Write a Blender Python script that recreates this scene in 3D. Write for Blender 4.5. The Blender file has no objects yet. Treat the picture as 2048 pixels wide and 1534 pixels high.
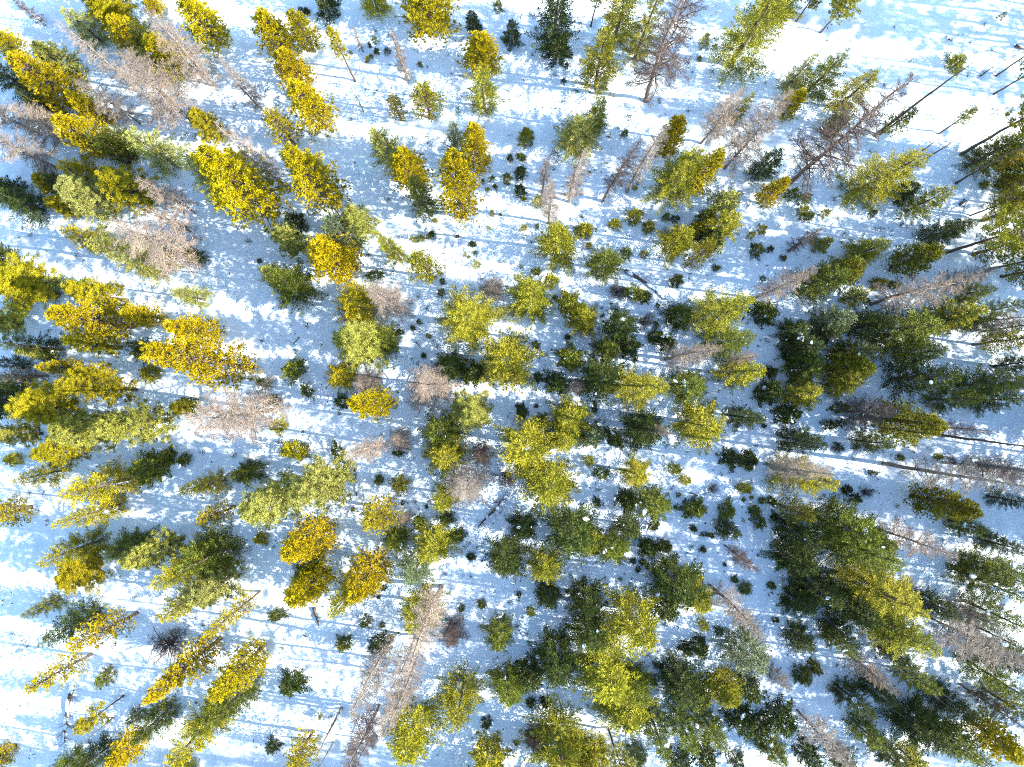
import bpy, math, random
import numpy as np
from mathutils import Vector, Matrix

sc = bpy.context.scene
R = math.radians

# ------------------------------------------------------------------ camera, light, exposure
CAM_H = 50.0                      # drone height above the snow
FPX = 1409.0                      # focal length in photo pixels (photo is 2048 x 1534)
TILT = math.atan(28.0 / FPX)      # the camera looks almost straight down
cd = bpy.data.cameras.new("camera"); cam = bpy.data.objects.new("camera", cd)
sc.collection.objects.link(cam)
cam.location = (0, 0, CAM_H); cam.rotation_euler = (TILT, 0, 0)
cd.sensor_fit = 'HORIZONTAL'; cd.sensor_width = 36.0; cd.lens = 36.0 * FPX / 2048.0
cd.clip_start = 0.5; cd.clip_end = 3000
sc.camera = cam

SUN_EL = R(25.0)
SX, SY = 0.990, -0.140            # towards the sun, on the ground
world = bpy.data.worlds.new("World"); sc.world = world; world.use_nodes = True
wn = world.node_tree.nodes; wl = world.node_tree.links
sky = wn.new('ShaderNodeTexSky'); sky.sky_type = 'NISHITA'; sky.sun_disc = False
sky.sun_elevation = SUN_EL; sky.sun_rotation = math.atan2(SX, SY)
sky.air_density = 1.0; sky.dust_density = 0.3; sky.ozone_density = 1.0
wn['Background'].inputs['Strength'].default_value = 0.15
wl.new(sky.outputs[0], wn['Background'].inputs['Color'])
sl = bpy.data.lights.new("sun", 'SUN'); sun = bpy.data.objects.new("sun", sl)
sc.collection.objects.link(sun)
sl.energy = 5.0; sl.angle = R(0.5); sl.color = (1.0, 0.94, 0.84)
d = Vector((-SX * math.cos(SUN_EL), -SY * math.cos(SUN_EL), -math.sin(SUN_EL)))
sun.rotation_euler = d.to_track_quat('-Z', 'Y').to_euler(); sun.location = (60, -10, 60)
sc.view_settings.view_transform = 'Standard'; sc.view_settings.look = 'None'
sc.view_settings.exposure = 1.76; sc.view_settings.gamma = 1.0
sc.view_settings.use_curve_mapping = False
sc.render.engine = 'CYCLES'
sc.cycles.filter_width = 1.0; sc.cycles.use_denoising = False; sc.cycles.max_bounces = 6; sc.cycles.diffuse_bounces = 4; sc.cycles.transmission_bounces = 4

# ------------------------------------------------------------------ helpers
col = sc.collection
def link(o): col.objects.link(o); return o

def ray(px, py):
    x, y = (px - 1024) / FPX, -(py - 767) / FPX
    c, s = math.cos(TILT), math.sin(TILT)
    return x, y * c + s, y * s - c
def at(px, py, z=0.0):
    x, y, k = ray(px, py)
    t = (z - CAM_H) / k
    return x * t, y * t
NAD = (1024.0, 795.0)

def mesh_from(name, verts, quads, tris, mats, tint=None, mat_idx=None):
    me = bpy.data.meshes.new(name)
    v = np.asarray(verts, np.float32).reshape(-1, 3)
    q = np.asarray(quads, np.int32).reshape(-1, 4); t = np.asarray(tris, np.int32).reshape(-1, 3)
    nq, nt = len(q), len(t)
    me.vertices.add(len(v)); me.vertices.foreach_set('co', v.ravel())
    me.loops.add(nq * 4 + nt * 3)
    me.loops.foreach_set('vertex_index', np.concatenate([q.ravel(), t.ravel()]))
    me.polygons.add(nq + nt)
    me.polygons.foreach_set('loop_start', np.concatenate([np.arange(nq) * 4, nq * 4 + np.arange(nt) * 3]).astype(np.int32))
    for m in mats: me.materials.append(m)
    if mat_idx is not None: me.polygons.foreach_set('material_index', np.asarray(mat_idx, np.int32))
    me.update(calc_edges=True)
    if tint is not None:
        a = me.attributes.new('tint', 'FLOAT', 'POINT'); a.data.foreach_set('value', np.asarray(tint, np.float32))
    return me

class Blades:
    """small folded diamond blades: needle sprays and twigs"""
    def __init__(s): s.p = []; s.d = []; s.w = []; s.t = []
    def add(s, p, d, w, t): s.p.append(p); s.d.append(d); s.w.append(w); s.t.append(t)
    def arrays(s, rng, flat=0.5, mid=0.5):
        p = np.array(s.p, float); d = np.array(s.d, float); w = np.array(s.w, float)[:, None]
        n = len(p)
        up = np.tile([0, 0, 1.0], (n, 1)) * flat + rng.normal(size=(n, 3)) * (1 - flat)
        side = np.cross(d, up); side /= np.linalg.norm(side, axis=1, keepdims=True) + 1e-9
        m = p + d * mid
        nrm = np.cross(side, d); nrm /= np.linalg.norm(nrm, axis=1, keepdims=True) + 1e-9
        a = m + side * w * .5 - nrm * w * .15; b = m - side * w * .5 - nrm * w * .15
        V = np.stack([p, a, p + d, b], 1).reshape(-1, 3)
        Q = np.arange(4 * n).reshape(-1, 4)
        T = np.repeat(np.array(s.t, float), 4)
        return V, Q, T

def tube(path, radii, seg=6):
    """tapered tube through points; returns verts, quads, tris"""
    V = []; Q = []
    n = len(path)
    for i in range(n):
        a = Vector(path[max(0, i - 1)]); b = Vector(path[min(n - 1, i + 1)])
        d = (b - a).normalized()
        u = d.orthogonal().normalized() if abs(d.z) < .9 else Vector((1, 0, 0))
        u = (u - d * u.dot(d)).normalized(); v = d.cross(u)
        for k in range(seg):
            an = 2 * math.pi * k / seg
            V.append(tuple(Vector(path[i]) + (u * math.cos(an) + v * math.sin(an)) * radii[i]))
    for i in range(n - 1):
        for k in range(seg):
            Q.append((i * seg + k, i * seg + (k + 1) % seg, (i + 1) * seg + (k + 1) % seg, (i + 1) * seg + k))
    T = [(0, seg - 1 - k, seg - 2 - k) for k in range(seg - 2)]
    o = (n - 1) * seg
    T += [(o, o + k + 1, o + k + 2) for k in range(seg - 2)]
    return V, Q, T

def join(parts):
    V = []; Q = []; T = []; o = 0
    for v, q, t in parts:
        V += list(v); Q += [tuple(i + o for i in f) for f in q]; T += [tuple(i + o for i in f) for f in t]; o = len(V)
    return V, Q, T

# ------------------------------------------------------------------ materials
def new_mat(name):
    m = bpy.data.materials.new(name); m.use_nodes = True
    nt = m.node_tree; nt.nodes.clear()
    return m, nt.nodes, nt.links, nt.nodes.new('ShaderNodeOutputMaterial')

def snow_material():
    m, N, L, out = new_mat("snow")
    b = N.new('ShaderNodeBsdfPrincipled'); b.inputs['Roughness'].default_value = .75
    b.inputs['Specular IOR Level'].default_value = .25
    tc = N.new('ShaderNodeTexCoord')
    n0 = N.new('ShaderNodeTexNoise'); n0.inputs['Scale'].default_value = .35; n0.inputs['Detail'].default_value = 8
    cr = N.new('ShaderNodeValToRGB')
    cr.color_ramp.elements[0].position = .3; cr.color_ramp.elements[0].color = (.72, .88, .96, 1)
    cr.color_ramp.elements[1].position = .6; cr.color_ramp.elements[1].color = (.80, .90, .97, 1)
    L.new(tc.outputs['Object'], n0.inputs['Vector']); L.new(n0.outputs['Fac'], cr.inputs[0])
    # needle litter fallen on the snow
    n3 = N.new('ShaderNodeTexNoise'); n3.inputs['Scale'].default_value = 6.0; n3.inputs['Detail'].default_value = 6; n3.inputs['Roughness'].default_value = .75
    n4 = N.new('ShaderNodeTexNoise'); n4.inputs['Scale'].default_value = .22; n4.inputs['Detail'].default_value = 3
    L.new(tc.outputs['Object'], n3.inputs['Vector']); L.new(tc.outputs['Object'], n4.inputs['Vector'])
    mu = N.new('ShaderNodeMath'); mu.operation = 'MULTIPLY'; L.new(n3.outputs['Fac'], mu.inputs[0]); L.new(n4.outputs['Fac'], mu.inputs[1])
    mr = N.new('ShaderNodeMapRange'); mr.inputs['From Min'].default_value = .335; mr.inputs['From Max'].default_value = .40
    mr.inputs['To Max'].default_value = .55; L.new(mu.outputs[0], mr.inputs['Value'])
    mx = N.new('ShaderNodeMixRGB'); mx.inputs[2].default_value = (.20, .15, .08, 1)
    L.new(mr.outputs[0], mx.inputs[0]); L.new(cr.outputs[0], mx.inputs[1]); L.new(mx.outputs[0], b.inputs['Base Color'])
    n1 = N.new('ShaderNodeTexNoise'); n1.inputs['Scale'].default_value = 2.2; n1.inputs['Detail'].default_value = 7; n1.inputs['Roughness'].default_value = .6
    L.new(tc.outputs['Object'], n1.inputs['Vector'])
    bp = N.new('ShaderNodeBump'); bp.inputs['Strength'].default_value = .4; bp.inputs['Distance'].default_value = .2
    L.new(n1.outputs['Fac'], bp.inputs['Height']); L.new(bp.outputs[0], b.inputs['Normal'])
    L.new(b.outputs[0], out.inputs['Surface'])
    return m

def foliage_material():
    """needles: colour comes from the tree (object colour), varied needle by needle"""
    m, N, L, out = new_mat("needles")
    oi = N.new('ShaderNodeObjectInfo')
    at_ = N.new('ShaderNodeAttribute'); at_.attribute_name = 'tint'
    hs = N.new('ShaderNodeHueSaturation')
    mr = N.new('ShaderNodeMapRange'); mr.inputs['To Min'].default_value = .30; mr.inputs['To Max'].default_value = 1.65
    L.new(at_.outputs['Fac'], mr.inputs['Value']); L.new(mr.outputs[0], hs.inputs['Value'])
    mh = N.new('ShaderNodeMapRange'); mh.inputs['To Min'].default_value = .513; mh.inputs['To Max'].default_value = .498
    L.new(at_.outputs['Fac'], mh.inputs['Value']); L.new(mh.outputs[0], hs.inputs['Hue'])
    L.new(oi.outputs['Color'], hs.inputs['Color'])
    df = N.new('ShaderNodeBsdfPrincipled'); df.inputs['Roughness'].default_value = .6; df.inputs['Specular IOR Level'].default_value = .12
    tr = N.new('ShaderNodeBsdfTranslucent')
    L.new(hs.outputs[0], df.inputs['Base Color']); L.new(hs.outputs[0], tr.inputs['Color'])
    mx = N.new('ShaderNodeMixShader'); mx.inputs[0].default_value = .06
    L.new(df.outputs[0], mx.inputs[1]); L.new(tr.outputs[0], mx.inputs[2]); L.new(mx.outputs[0], out.inputs['Surface'])
    return m

def bark_material(name, dark, light, scale=9.0):
    m, N, L, out = new_mat(name)
    b = N.new('ShaderNodeBsdfPrincipled'); b.inputs['Roughness'].default_value = .85
    tc = N.new('ShaderNodeTexCoord'); mp = N.new('ShaderNodeMapping'); mp.inputs['Scale'].default_value = (1, 1, .2)
    n = N.new('ShaderNodeTexNoise'); n.inputs['Scale'].default_value = scale; n.inputs['Detail'].default_value = 6
    cr = N.new('ShaderNodeValToRGB'); cr.color_ramp.elements[0].position = .35; cr.color_ramp.elements[1].position = .68
    cr.color_ramp.elements[0].color = (*dark, 1); cr.color_ramp.elements[1].color = (*light, 1)
    L.new(tc.outputs['Object'], mp.inputs[0]); L.new(mp.outputs[0], n.inputs['Vector']); L.new(n.outputs['Fac'], cr.inputs[0])
    L.new(cr.outputs[0], b.inputs['Base Color'])
    bp = N.new('ShaderNodeBump'); bp.inputs['Strength'].default_value = .5; bp.inputs['Distance'].default_value = .05
    L.new(n.outputs['Fac'], bp.inputs['Height']); L.new(bp.outputs[0], b.inputs['Normal'])
    L.new(b.outputs[0], out.inputs['Surface'])
    return m

def twig_material():
    """dead twigs: colour from the tree, varied twig by twig"""
    m, N, L, out = new_mat("dead_twigs")
    oi = N.new('ShaderNodeObjectInfo'); at_ = N.new('ShaderNodeAttribute'); at_.attribute_name = 'tint'
    hs = N.new('ShaderNodeHueSaturation')
    mr = N.new('ShaderNodeMapRange'); mr.inputs['To Min'].default_value = .55; mr.inputs['To Max'].default_value = 1.3
    L.new(at_.outputs['Fac'], mr.inputs['Value']); L.new(mr.outputs[0], hs.inputs['Value'])
    L.new(oi.outputs['Color'], hs.inputs['Color'])
    b = N.new('ShaderNodeBsdfDiffuse'); L.new(hs.outputs[0], b.inputs['Color']); L.new(b.outputs[0], out.inputs['Surface'])
    return m

SNOW = snow_material(); NEEDLE = foliage_material(); TWIG = twig_material()
BARK = bark_material("bark", (.045, .032, .025), (.15, .105, .08))
DEADWOOD = bark_material("dead_wood", (.10, .075, .06), (.34, .27, .22))

# ------------------------------------------------------------------ the snow ground
def vnoise(x, y, seed):
    """smooth value noise on arrays"""
    r = np.random.RandomState(seed); tab = r.rand(256, 256)
    xi = np.floor(x).astype(int); yi = np.floor(y).astype(int); fx = x - xi; fy = y - yi
    fx = fx * fx * (3 - 2 * fx); fy = fy * fy * (3 - 2 * fy)
    g = lambda a, b: tab[a % 256, b % 256]
    return (g(xi, yi) * (1 - fx) + g(xi + 1, yi) * fx) * (1 - fy) + (g(xi, yi + 1) * (1 - fx) + g(xi + 1, yi + 1) * fx) * fy - .5
def ground_z(x, y):
    x = np.asarray(x, float); y = np.asarray(y, float)
    z = 1.1 * vnoise(x * .045 + 9, y * .045 + 3, 1) + .32 * vnoise(x * .17, y * .2, 2)
    z = z + .20 * vnoise(x * .5 + 5, y * .55, 3) +   .16 * vnoise(x * 1.15, y * 1.25 + 7, 4) + .055 * vnoise(x * 2.6, y * 2.7, 5)
    return z * .8
def axis(half, step):
    a = list(np.arange(-half, half + 1e-6, step)); s = step; v = half
    out = []
    while v < 900:
        s *= 1.35; v += s; out.append(v)
    return np.array([-q for q in out[::-1]] + a + out)
gx = axis(46, .16); gy = axis(37, .16)
GX, GY = np.meshgrid(gx, gy)
GZ = ground_z(GX, GY)
far = np.clip((np.maximum(np.abs(GX) / 60, np.abs(GY) / 50) - 1) / 3, 0, 1)
GZ = GZ * (1 - far)
ny, nx = GX.shape
ii = np.arange(ny * nx).reshape(ny, nx)
quads = np.stack([ii[:-1, :-1], ii[:-1, 1:], ii[1:, 1:], ii[1:, :-1]], -1).reshape(-1, 4)
gm = mesh_from("ground", np.stack([GX, GY, GZ], -1).reshape(-1, 3), quads, np.zeros((0, 3)), [SNOW])
gm.polygons.foreach_set('use_smooth', np.ones(len(gm.polygons), bool))
ground = link(bpy.data.objects.new("ground", gm)); ground['kind'] = 'structure'
def gz(x, y): return float(ground_z(x, y))

# ------------------------------------------------------------------ tree shapes
def trunk_mesh(name, h, r0, mat, seed, bend=.012, r1=.012, seg=7, n=12, lean=0.0):
    rr = random.Random(seed); path = []; rad = []
    ax, ay = rr.uniform(-1, 1) * bend * h, rr.uniform(-1, 1) * bend * h
    for i in range(n + 1):
        t = i / n
        path.append((ax * math.sin(t * 3.0) + rr.uniform(-1, 1) * r0 * .25, ay * math.sin(t * 2.3) + rr.uniform(-1, 1) * r0 * .25, -.4 + t * (h + .4)))
        rad.append((r0 * (1 - t) ** .8 + r1) * (1.25 if i == 0 else 1))
    v, q, t = tube(path, rad, seg)
    me = mesh_from(name, v, q, t, [mat])
    me.polygons.foreach_set('use_smooth', np.ones(len(me.polygons), bool))
    return me

def fir_crown(seed, h, Rad, z0=.04, dense=1.0, fine=1.0):
    """conic crown: whorls of separate drooping boughs, each a flat frond of fine needle sprays, dark gaps between"""
    rr = random.Random(seed); B = Blades(); add = B.add; U = rr.uniform; rnd_ = rr.random
    cos, sin = math.cos, math.sin
    z = z0 * h; side_bias = U(0, 6.28)
    while z < h * .985:
        t = z / h
        prof = (1 - t) ** .68 * (1 if t > .14 else .72 + t * 2.0)
        nb = max(3, int(round((5.8 if t < .8 else 4.4) * dense)))
        off = U(0, 6.283)
        for k in range(nb):
            az = off + 6.283 * k / nb + U(-.35, .35)
            L = Rad * prof * (.50 + .72 * rnd_()) * (1 + .13 * cos(az - side_bias)) + .06
            zz = z + U(-.5, .5) * .04 * h
            el = R(-4 + 52 * t ** 1.5 + U(-10, 12)); ce, se = cos(el), sin(el)
            ca, sa = cos(az), sin(az)
            droop = .20 * (1 - t) + .05; bend = U(-.25, .25)
            shade = U(-.28, .24)
            n = max(5, int(L * 17 * fine))
            for i in range(n):
                s = .26 + .74 * (i + rnd_()) / n
                a1 = az + bend * s * s
                zc = zz + L * (s * se - droop * s * s + .09 * s ** 4)
                px, py = cos(a1) * L * s * ce, sin(a1) * L * s * ce
                tl = (min(.36, .30 * L * (1.08 - s) + .08)) * U(.6, 1.25)
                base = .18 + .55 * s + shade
                for sg in (-1, 1):
                    a2 = a1 + sg * R(U(26, 58)); dx, dy, dz = cos(a2), sin(a2), U(-.18, .30)
                    m = max(2, int(tl * 21))
                    for j in range(m):
                        f = (j + .6 * rnd_()) / m * tl
                        a3 = a2 + R(U(-62, 62)); l3 = .06 + .065 * rnd_()
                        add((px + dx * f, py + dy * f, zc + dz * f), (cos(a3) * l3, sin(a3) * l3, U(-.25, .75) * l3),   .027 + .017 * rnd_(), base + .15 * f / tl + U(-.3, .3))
            zc = zz + L * (se - droop + .09)
            for q in range(4):
                a3 = az + bend + R(U(-35, 35)); l3 = U(.10, .2)
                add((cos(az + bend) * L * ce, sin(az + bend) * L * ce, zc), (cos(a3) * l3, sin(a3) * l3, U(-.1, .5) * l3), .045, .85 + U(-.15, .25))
        z += h * (.030 + .014 * rnd_()) * 1.12 * (9 / max(h, 1.8)) ** .62
    for q in range(16):
        a3 = U(0, 6.28); add((0, 0, h * (.94 + .004 * q)), (cos(a3) * .12, sin(a3) * .12, .14), .04, .85)
    return B

def pine_crown(seed, h, Rad, z0=.12, nb=70, tuft=.30, blades=9, wid=.055, ball=False, per=5, power=.75):
    """open crown: upturned limbs that end in brushes (or balls) of long needles"""
    rr = random.Random(seed); B = Blades(); limbs = []
    ph = rr.uniform(0, 6.28)
    for k in range(nb):
        u = (k + rr.random()) / nb
        t = z0 + (1 - z0) * u ** .9 * .97
        v = (t - z0) / (1 - z0)
        prof = (1 - v) ** power * (.55 + .45 * min(1, v / .18))
        az = ph + k * 2.39996 + rr.uniform(-.5, .5)
        L = Rad * prof * rr.uniform(.55, 1.15) + .10
        el = R(-8 + 55 * v + rr.uniform(-12, 18))
        ca, sa, ce, se = math.cos(az), math.sin(az), math.cos(el), math.sin(el)
        shade = rr.uniform(-.18, .18); z = t * h
        pos = lambda s: (ca * L * s * ce, sa * L * s * ce, z + L * (s * se - .12 * s + .22 * s * s))
        limbs.append([pos(0), pos(.5), pos(1.0)])
        spots = [(1.0, 0)]
        m = max(2, int(per * L / max(.8, Rad)) + 1)
        for i in range(m):
            s = rr.uniform(.35, .95); spots.append((s, rr.choice((-1, 1)) * rr.uniform(.08, .30) * L * (1.15 - s * .7)))
        for s, off in spots:
            p = pos(s); p = (p[0] - sa * off, p[1] + ca * off, p[2] + rr.uniform(-.02, .16))
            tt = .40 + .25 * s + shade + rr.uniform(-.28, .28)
            a0 = az + (math.atan2(off, .3 * L) if off else 0)
            size = tuft * rr.uniform(.75, 1.2)
            for b in range(blades):
                if ball:
                    d = [rr.gauss(0, 1), rr.gauss(0, 1), rr.gauss(.55, .8)]
                else:
                    d = [math.cos(a0) * .75 + rr.gauss(0, .55), math.sin(a0) * .75 + rr.gauss(0, .55), .75 + rr.gauss(0, .45)]
                n = math.sqrt(d[0] ** 2 + d[1] ** 2 + d[2] ** 2) + 1e-6; l = size * rr.uniform(.7, 1.1) / n
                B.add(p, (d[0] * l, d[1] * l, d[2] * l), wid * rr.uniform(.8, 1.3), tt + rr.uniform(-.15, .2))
    for b in range(14):
        a = rr.uniform(0, 6.28); B.add((0, 0, h * rr.uniform(.94, .99)), (math.cos(a) * .12, math.sin(a) * .12, .24), wid, .8)
    return B, limbs

def crown_mesh(name, B, seed, limbs=None, flat=.5):
    rng = np.random.RandomState(seed)
    V, Q, T = B.arrays(rng, flat)
    idx = np.zeros(len(Q), int); tris = []
    V = list(map(tuple, V)); Q = list(map(tuple, Q)); T = list(T); tidx = []
    if limbs:
        for pth in limbs:
            v, q, t = tube(pth, [.035, .025, .01], 3)
            o = len(V); V += v; Q += [tuple(i + o for i in f) for f in q]; T += [.5] * len(v)
            tris += [tuple(i + o for i in f) for f in t]; tidx += [1] * len(t)
        idx = np.concatenate([idx, np.ones(len(Q) - len(idx), int)])
    return mesh_from(name, V, Q, tris, [NEEDLE, BARK], T, np.concatenate([idx, np.array(tidx, int)]))

def dead_branch_mesh(seed, twigs=22, droop=.18, curl=.10):
    """one dead limb, 1 m long along +X, with its side twigs"""
    rr = random.Random(seed); B = Blades()
    pth = []; rad = []
    for i in range(6):
        s = i / 5
        pth.append((s, curl * math.sin(s * 2.6) * rr.uniform(.5, 1.2), .10 * s - droop * s * s + rr.uniform(-.012, .012))); rad.append(.020 * (1 - s) + .005)
    v, q, t = tube(pth, rad, 4)
    def pos(s):
        k = min(4, int(s * 5)); f = s * 5 - k
        return tuple(pth[k][j] * (1 - f) + pth[k + 1][j] * f for j in range(3))
    for i in range(twigs):
        s = .18 + .82 * (i + rr.random()) / twigs; p = pos(min(.999, s)); sg = rr.choice((-1, 1))
        a = sg * R(rr.uniform(25, 75)); l = (.34 * (1.1 - s) + .06) * rr.uniform(.6, 1.3)
        dz = rr.uniform(-.5, .45)
        B.add(p, (math.cos(a) * l, math.sin(a) * l, dz * l), .015, rr.uniform(.2, .9))
        for f in (.25, .45, .65, .85):
            a2 = a + rr.choice((-1, 1)) * R(rr.uniform(25, 60)); l2 = l * rr.uniform(.3, .55)
            B.add((p[0] + math.cos(a) * l * f, p[1] + math.sin(a) * l * f, p[2] + dz * l * f), (math.cos(a2) * l2, math.sin(a2) * l2, rr.uniform(-.6, .5) * l2), .0105, rr.uniform(.2, 1))
    V, Q, T = B.arrays(np.random.RandomState(seed), .3, .3)
    o = len(v)
    V = list(v) + list(map(tuple, V)); Q = list(q) + [tuple(i + o for i in f) for f in Q]
    return mesh_from("branch", V, Q, t, [TWIG], [.35] * o + list(T))

BRANCH = [dead_branch_mesh(900 + i, 40, .12 + .05 * i, .05 + .05 * (i % 3)) for i in range(5)]
BARE = [dead_branch_mesh(950 + i, 6, .05 + .05 * i, .12) for i in range(3)]

def dead_layout(seed, h, Rad, nb, z0, power=.8):
    """where the limbs of a dead tree sit: list of (mesh, matrix)"""
    rr = random.Random(seed); out = []
    for k in range(nb):
        t = z0 + (1 - z0) * ((k + rr.random()) / nb) ** .92 * .985
        v = (t - z0) / (1 - z0)
        L = Rad * (1 - v) ** power * rr.uniform(.55, 1.15) * (.7 + .3 * min(1, v / .15)) + .14
        el = R(-8 + 45 * v + rr.uniform(-16, 14)); az = k * 2.39996 + rr.uniform(-.6, .6)
        M = Matrix.Translation((0, 0, t * h)) @ Matrix.Rotation(az, 4, 'Z') @ Matrix.Rotation(-el, 4, 'Y') @ Matrix.Rotation(rr.uniform(-.5, .5), 4, 'X') @ Matrix.Diagonal((L, L * rr.uniform(.9, 1.25), L, 1))
        out.append((rr.choice(BRANCH), M))
    return out

def proto_list():
    P = {}
    P['Fbig'] = [dict(h=12., r=2.0, trunk=trunk_mesh("trunk", 11.8, .17, BARK, 10 + i), crown=crown_mesh("crown", fir_crown(20 + i, 12., 2.0), i)) for i in range(4)]
    P['Fmid'] = [dict(h=6.5, r=1.5, trunk=trunk_mesh("trunk", 6.3, .11, BARK, 30 + i), crown=crown_mesh("crown", fir_crown(40 + i, 6.5, 1.5, .03), i)) for i in range(4)]
    P['Fsmall'] = [dict(h=2.2, r=.75, trunk=trunk_mesh("trunk", 2.1, .045, BARK, 50 + i), crown=crown_mesh("crown", fir_crown(60 + i, 2.2, .75, .05, 1.0, 1.5), i)) for i in range(4)]
    P['K'] = [dict(h=2.0, r=.72, trunk=trunk_mesh('trunk', 1.9, .035, BARK, 65 + i), crown=crown_mesh('crown', fir_crown(66 + i, 2.0, .85, .08, (.9, 1.1, .75, 1.2, 1., .8)[i], 1.4), i)) for i in range(6)]
    Y = []
    for i in range(4):
        B, l = pine_crown(70 + i, 11., 1.7, .08, 150, .18, 17, .028, False, 18, .55)
        Y.append(dict(h=11., r=1.7, trunk=trunk_mesh("trunk", 10.8, .15, BARK, 80 + i), crown=crown_mesh("crown", B, i, l, .3)))
    P['Y'] = Y
    Y = []
    for i in range(3):
        B, l = pine_crown(90 + i, 11., 1.7, .15, 85, .19, 16, .029, False, 13, .5)
        Y.append(dict(h=11., r=1.7, trunk=trunk_mesh("trunk", 10.8, .13, BARK, 95 + i), crown=crown_mesh("crown", B, i, l, .3)))
    P['Z'] = Y            # thin, see-through pine
    Y = []
    for i in range(4):
        B, l = pine_crown(110 + i, 11., 1.9, .10, 105, .25, 40, .025, True, 9, .5)
        Y.append(dict(h=11., r=1.9, trunk=trunk_mesh("trunk", 10.8, .16, BARK, 120 + i), crown=crown_mesh("crown", B, i, l, .3)))
    P['P'] = Y            # long needles in round tufts
    Y = []
    for i in range(3):
        B, l = pine_crown(130 + i, 11., 1.5, .50, 54, .23, 30, .027, True, 8, .45)
        Y.append(dict(h=11., r=1.5, trunk=trunk_mesh("trunk", 10.8, .115, BARK, 140 + i), crown=crown_mesh("crown", B, i, l, .3)))
    P['T'] = Y            # bare trunk under a high thin crown
    P['D'] = [dict(h=11., r=1.6, trunk=trunk_mesh("trunk", 10.9, .09, DEADWOOD, 150 + i, .02), branches=dead_layout(160 + i, 11., 1.6, 78, .10 + .05 * i, .6)) for i in range(4)]
    P['Dmid'] = [dict(h=5., r=1.3, trunk=trunk_mesh("trunk", 4.9, .06, DEADWOOD, 170 + i, .02), branches=dead_layout(180 + i, 5., 1.3, 72, .08, .6)) for i in range(3)]
    bl = []
    rr = random.Random(5)
    for k in range(34):
        az = k * 2.4 + rr.uniform(-.4, .4); el = R(rr.uniform(8, 75)); L = rr.uniform(.7, 1.15)
        bl.append((rr.choice(BARE + BRANCH[:2]), Matrix.Translation((0, 0, rr.uniform(0, .5))) @ Matrix.Rotation(az, 4, 'Z') @ Matrix.Rotation(-el, 4, 'Y') @ Matrix.Scale(L, 4)))
    P['B'] = [dict(h=1.6, r=1.0, trunk=trunk_mesh("trunk", 1.2, .05, BARK, 190), branches=bl)]
    S = []
    for i in range(3):
        lay = []; rr = random.Random(200 + i)
        for k in range(16):
            t = rr.uniform(.2, .95); L = rr.uniform(.35, 1.1) * (1.15 - t * .6)
            lay.append((rr.choice(BARE), Matrix.Translation((0, 0, t * 11)) @ Matrix.Rotation(rr.uniform(0, 6.28), 4, 'Z') @ Matrix.Rotation(R(rr.uniform(-25, 20)), 4, 'Y') @ Matrix.Scale(L, 4)))
        S.append(dict(h=11., r=.9, trunk=trunk_mesh("trunk", 11., .10, DEADWOOD if i == 1 else BARK, 210 + i, .012), branches=lay))
    P['S'] = S
    return P
PROTO = proto_list()

def blob_mesh(seed):
    rr = random.Random(seed); V = [(0, 0, .5)]; n = 7
    for ring, (zz, r) in enumerate(((.32, .62), (.0, 1.0), (-.3, .6))):
        for k in range(n):
            a = 6.283 * k / n; q = r * rr.uniform(.6, 1.3); V.append((math.cos(a) * q, math.sin(a) * q, zz + rr.uniform(-.08, .08)))
    V.append((0, 0, -.4)); T = []; Q = []
    for k in range(n):
        T.append((0, 1 + k, 1 + (k + 1) % n)); T.append((len(V) - 1, 1 + 2 * n + (k + 1) % n, 1 + 2 * n + k))
        for r in range(2): Q.append((1 + r * n + k, 1 + (r + 1) * n + k, 1 + (r + 1) * n + (k + 1) % n, 1 + r * n + (k + 1) % n))
    me = mesh_from("snow_clump", V, Q, T, [SNOW]); me.polygons.foreach_set('use_smooth', np.ones(len(me.polygons), bool))
    return me
BLOB = [blob_mesh(i) for i in range(4)]

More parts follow.
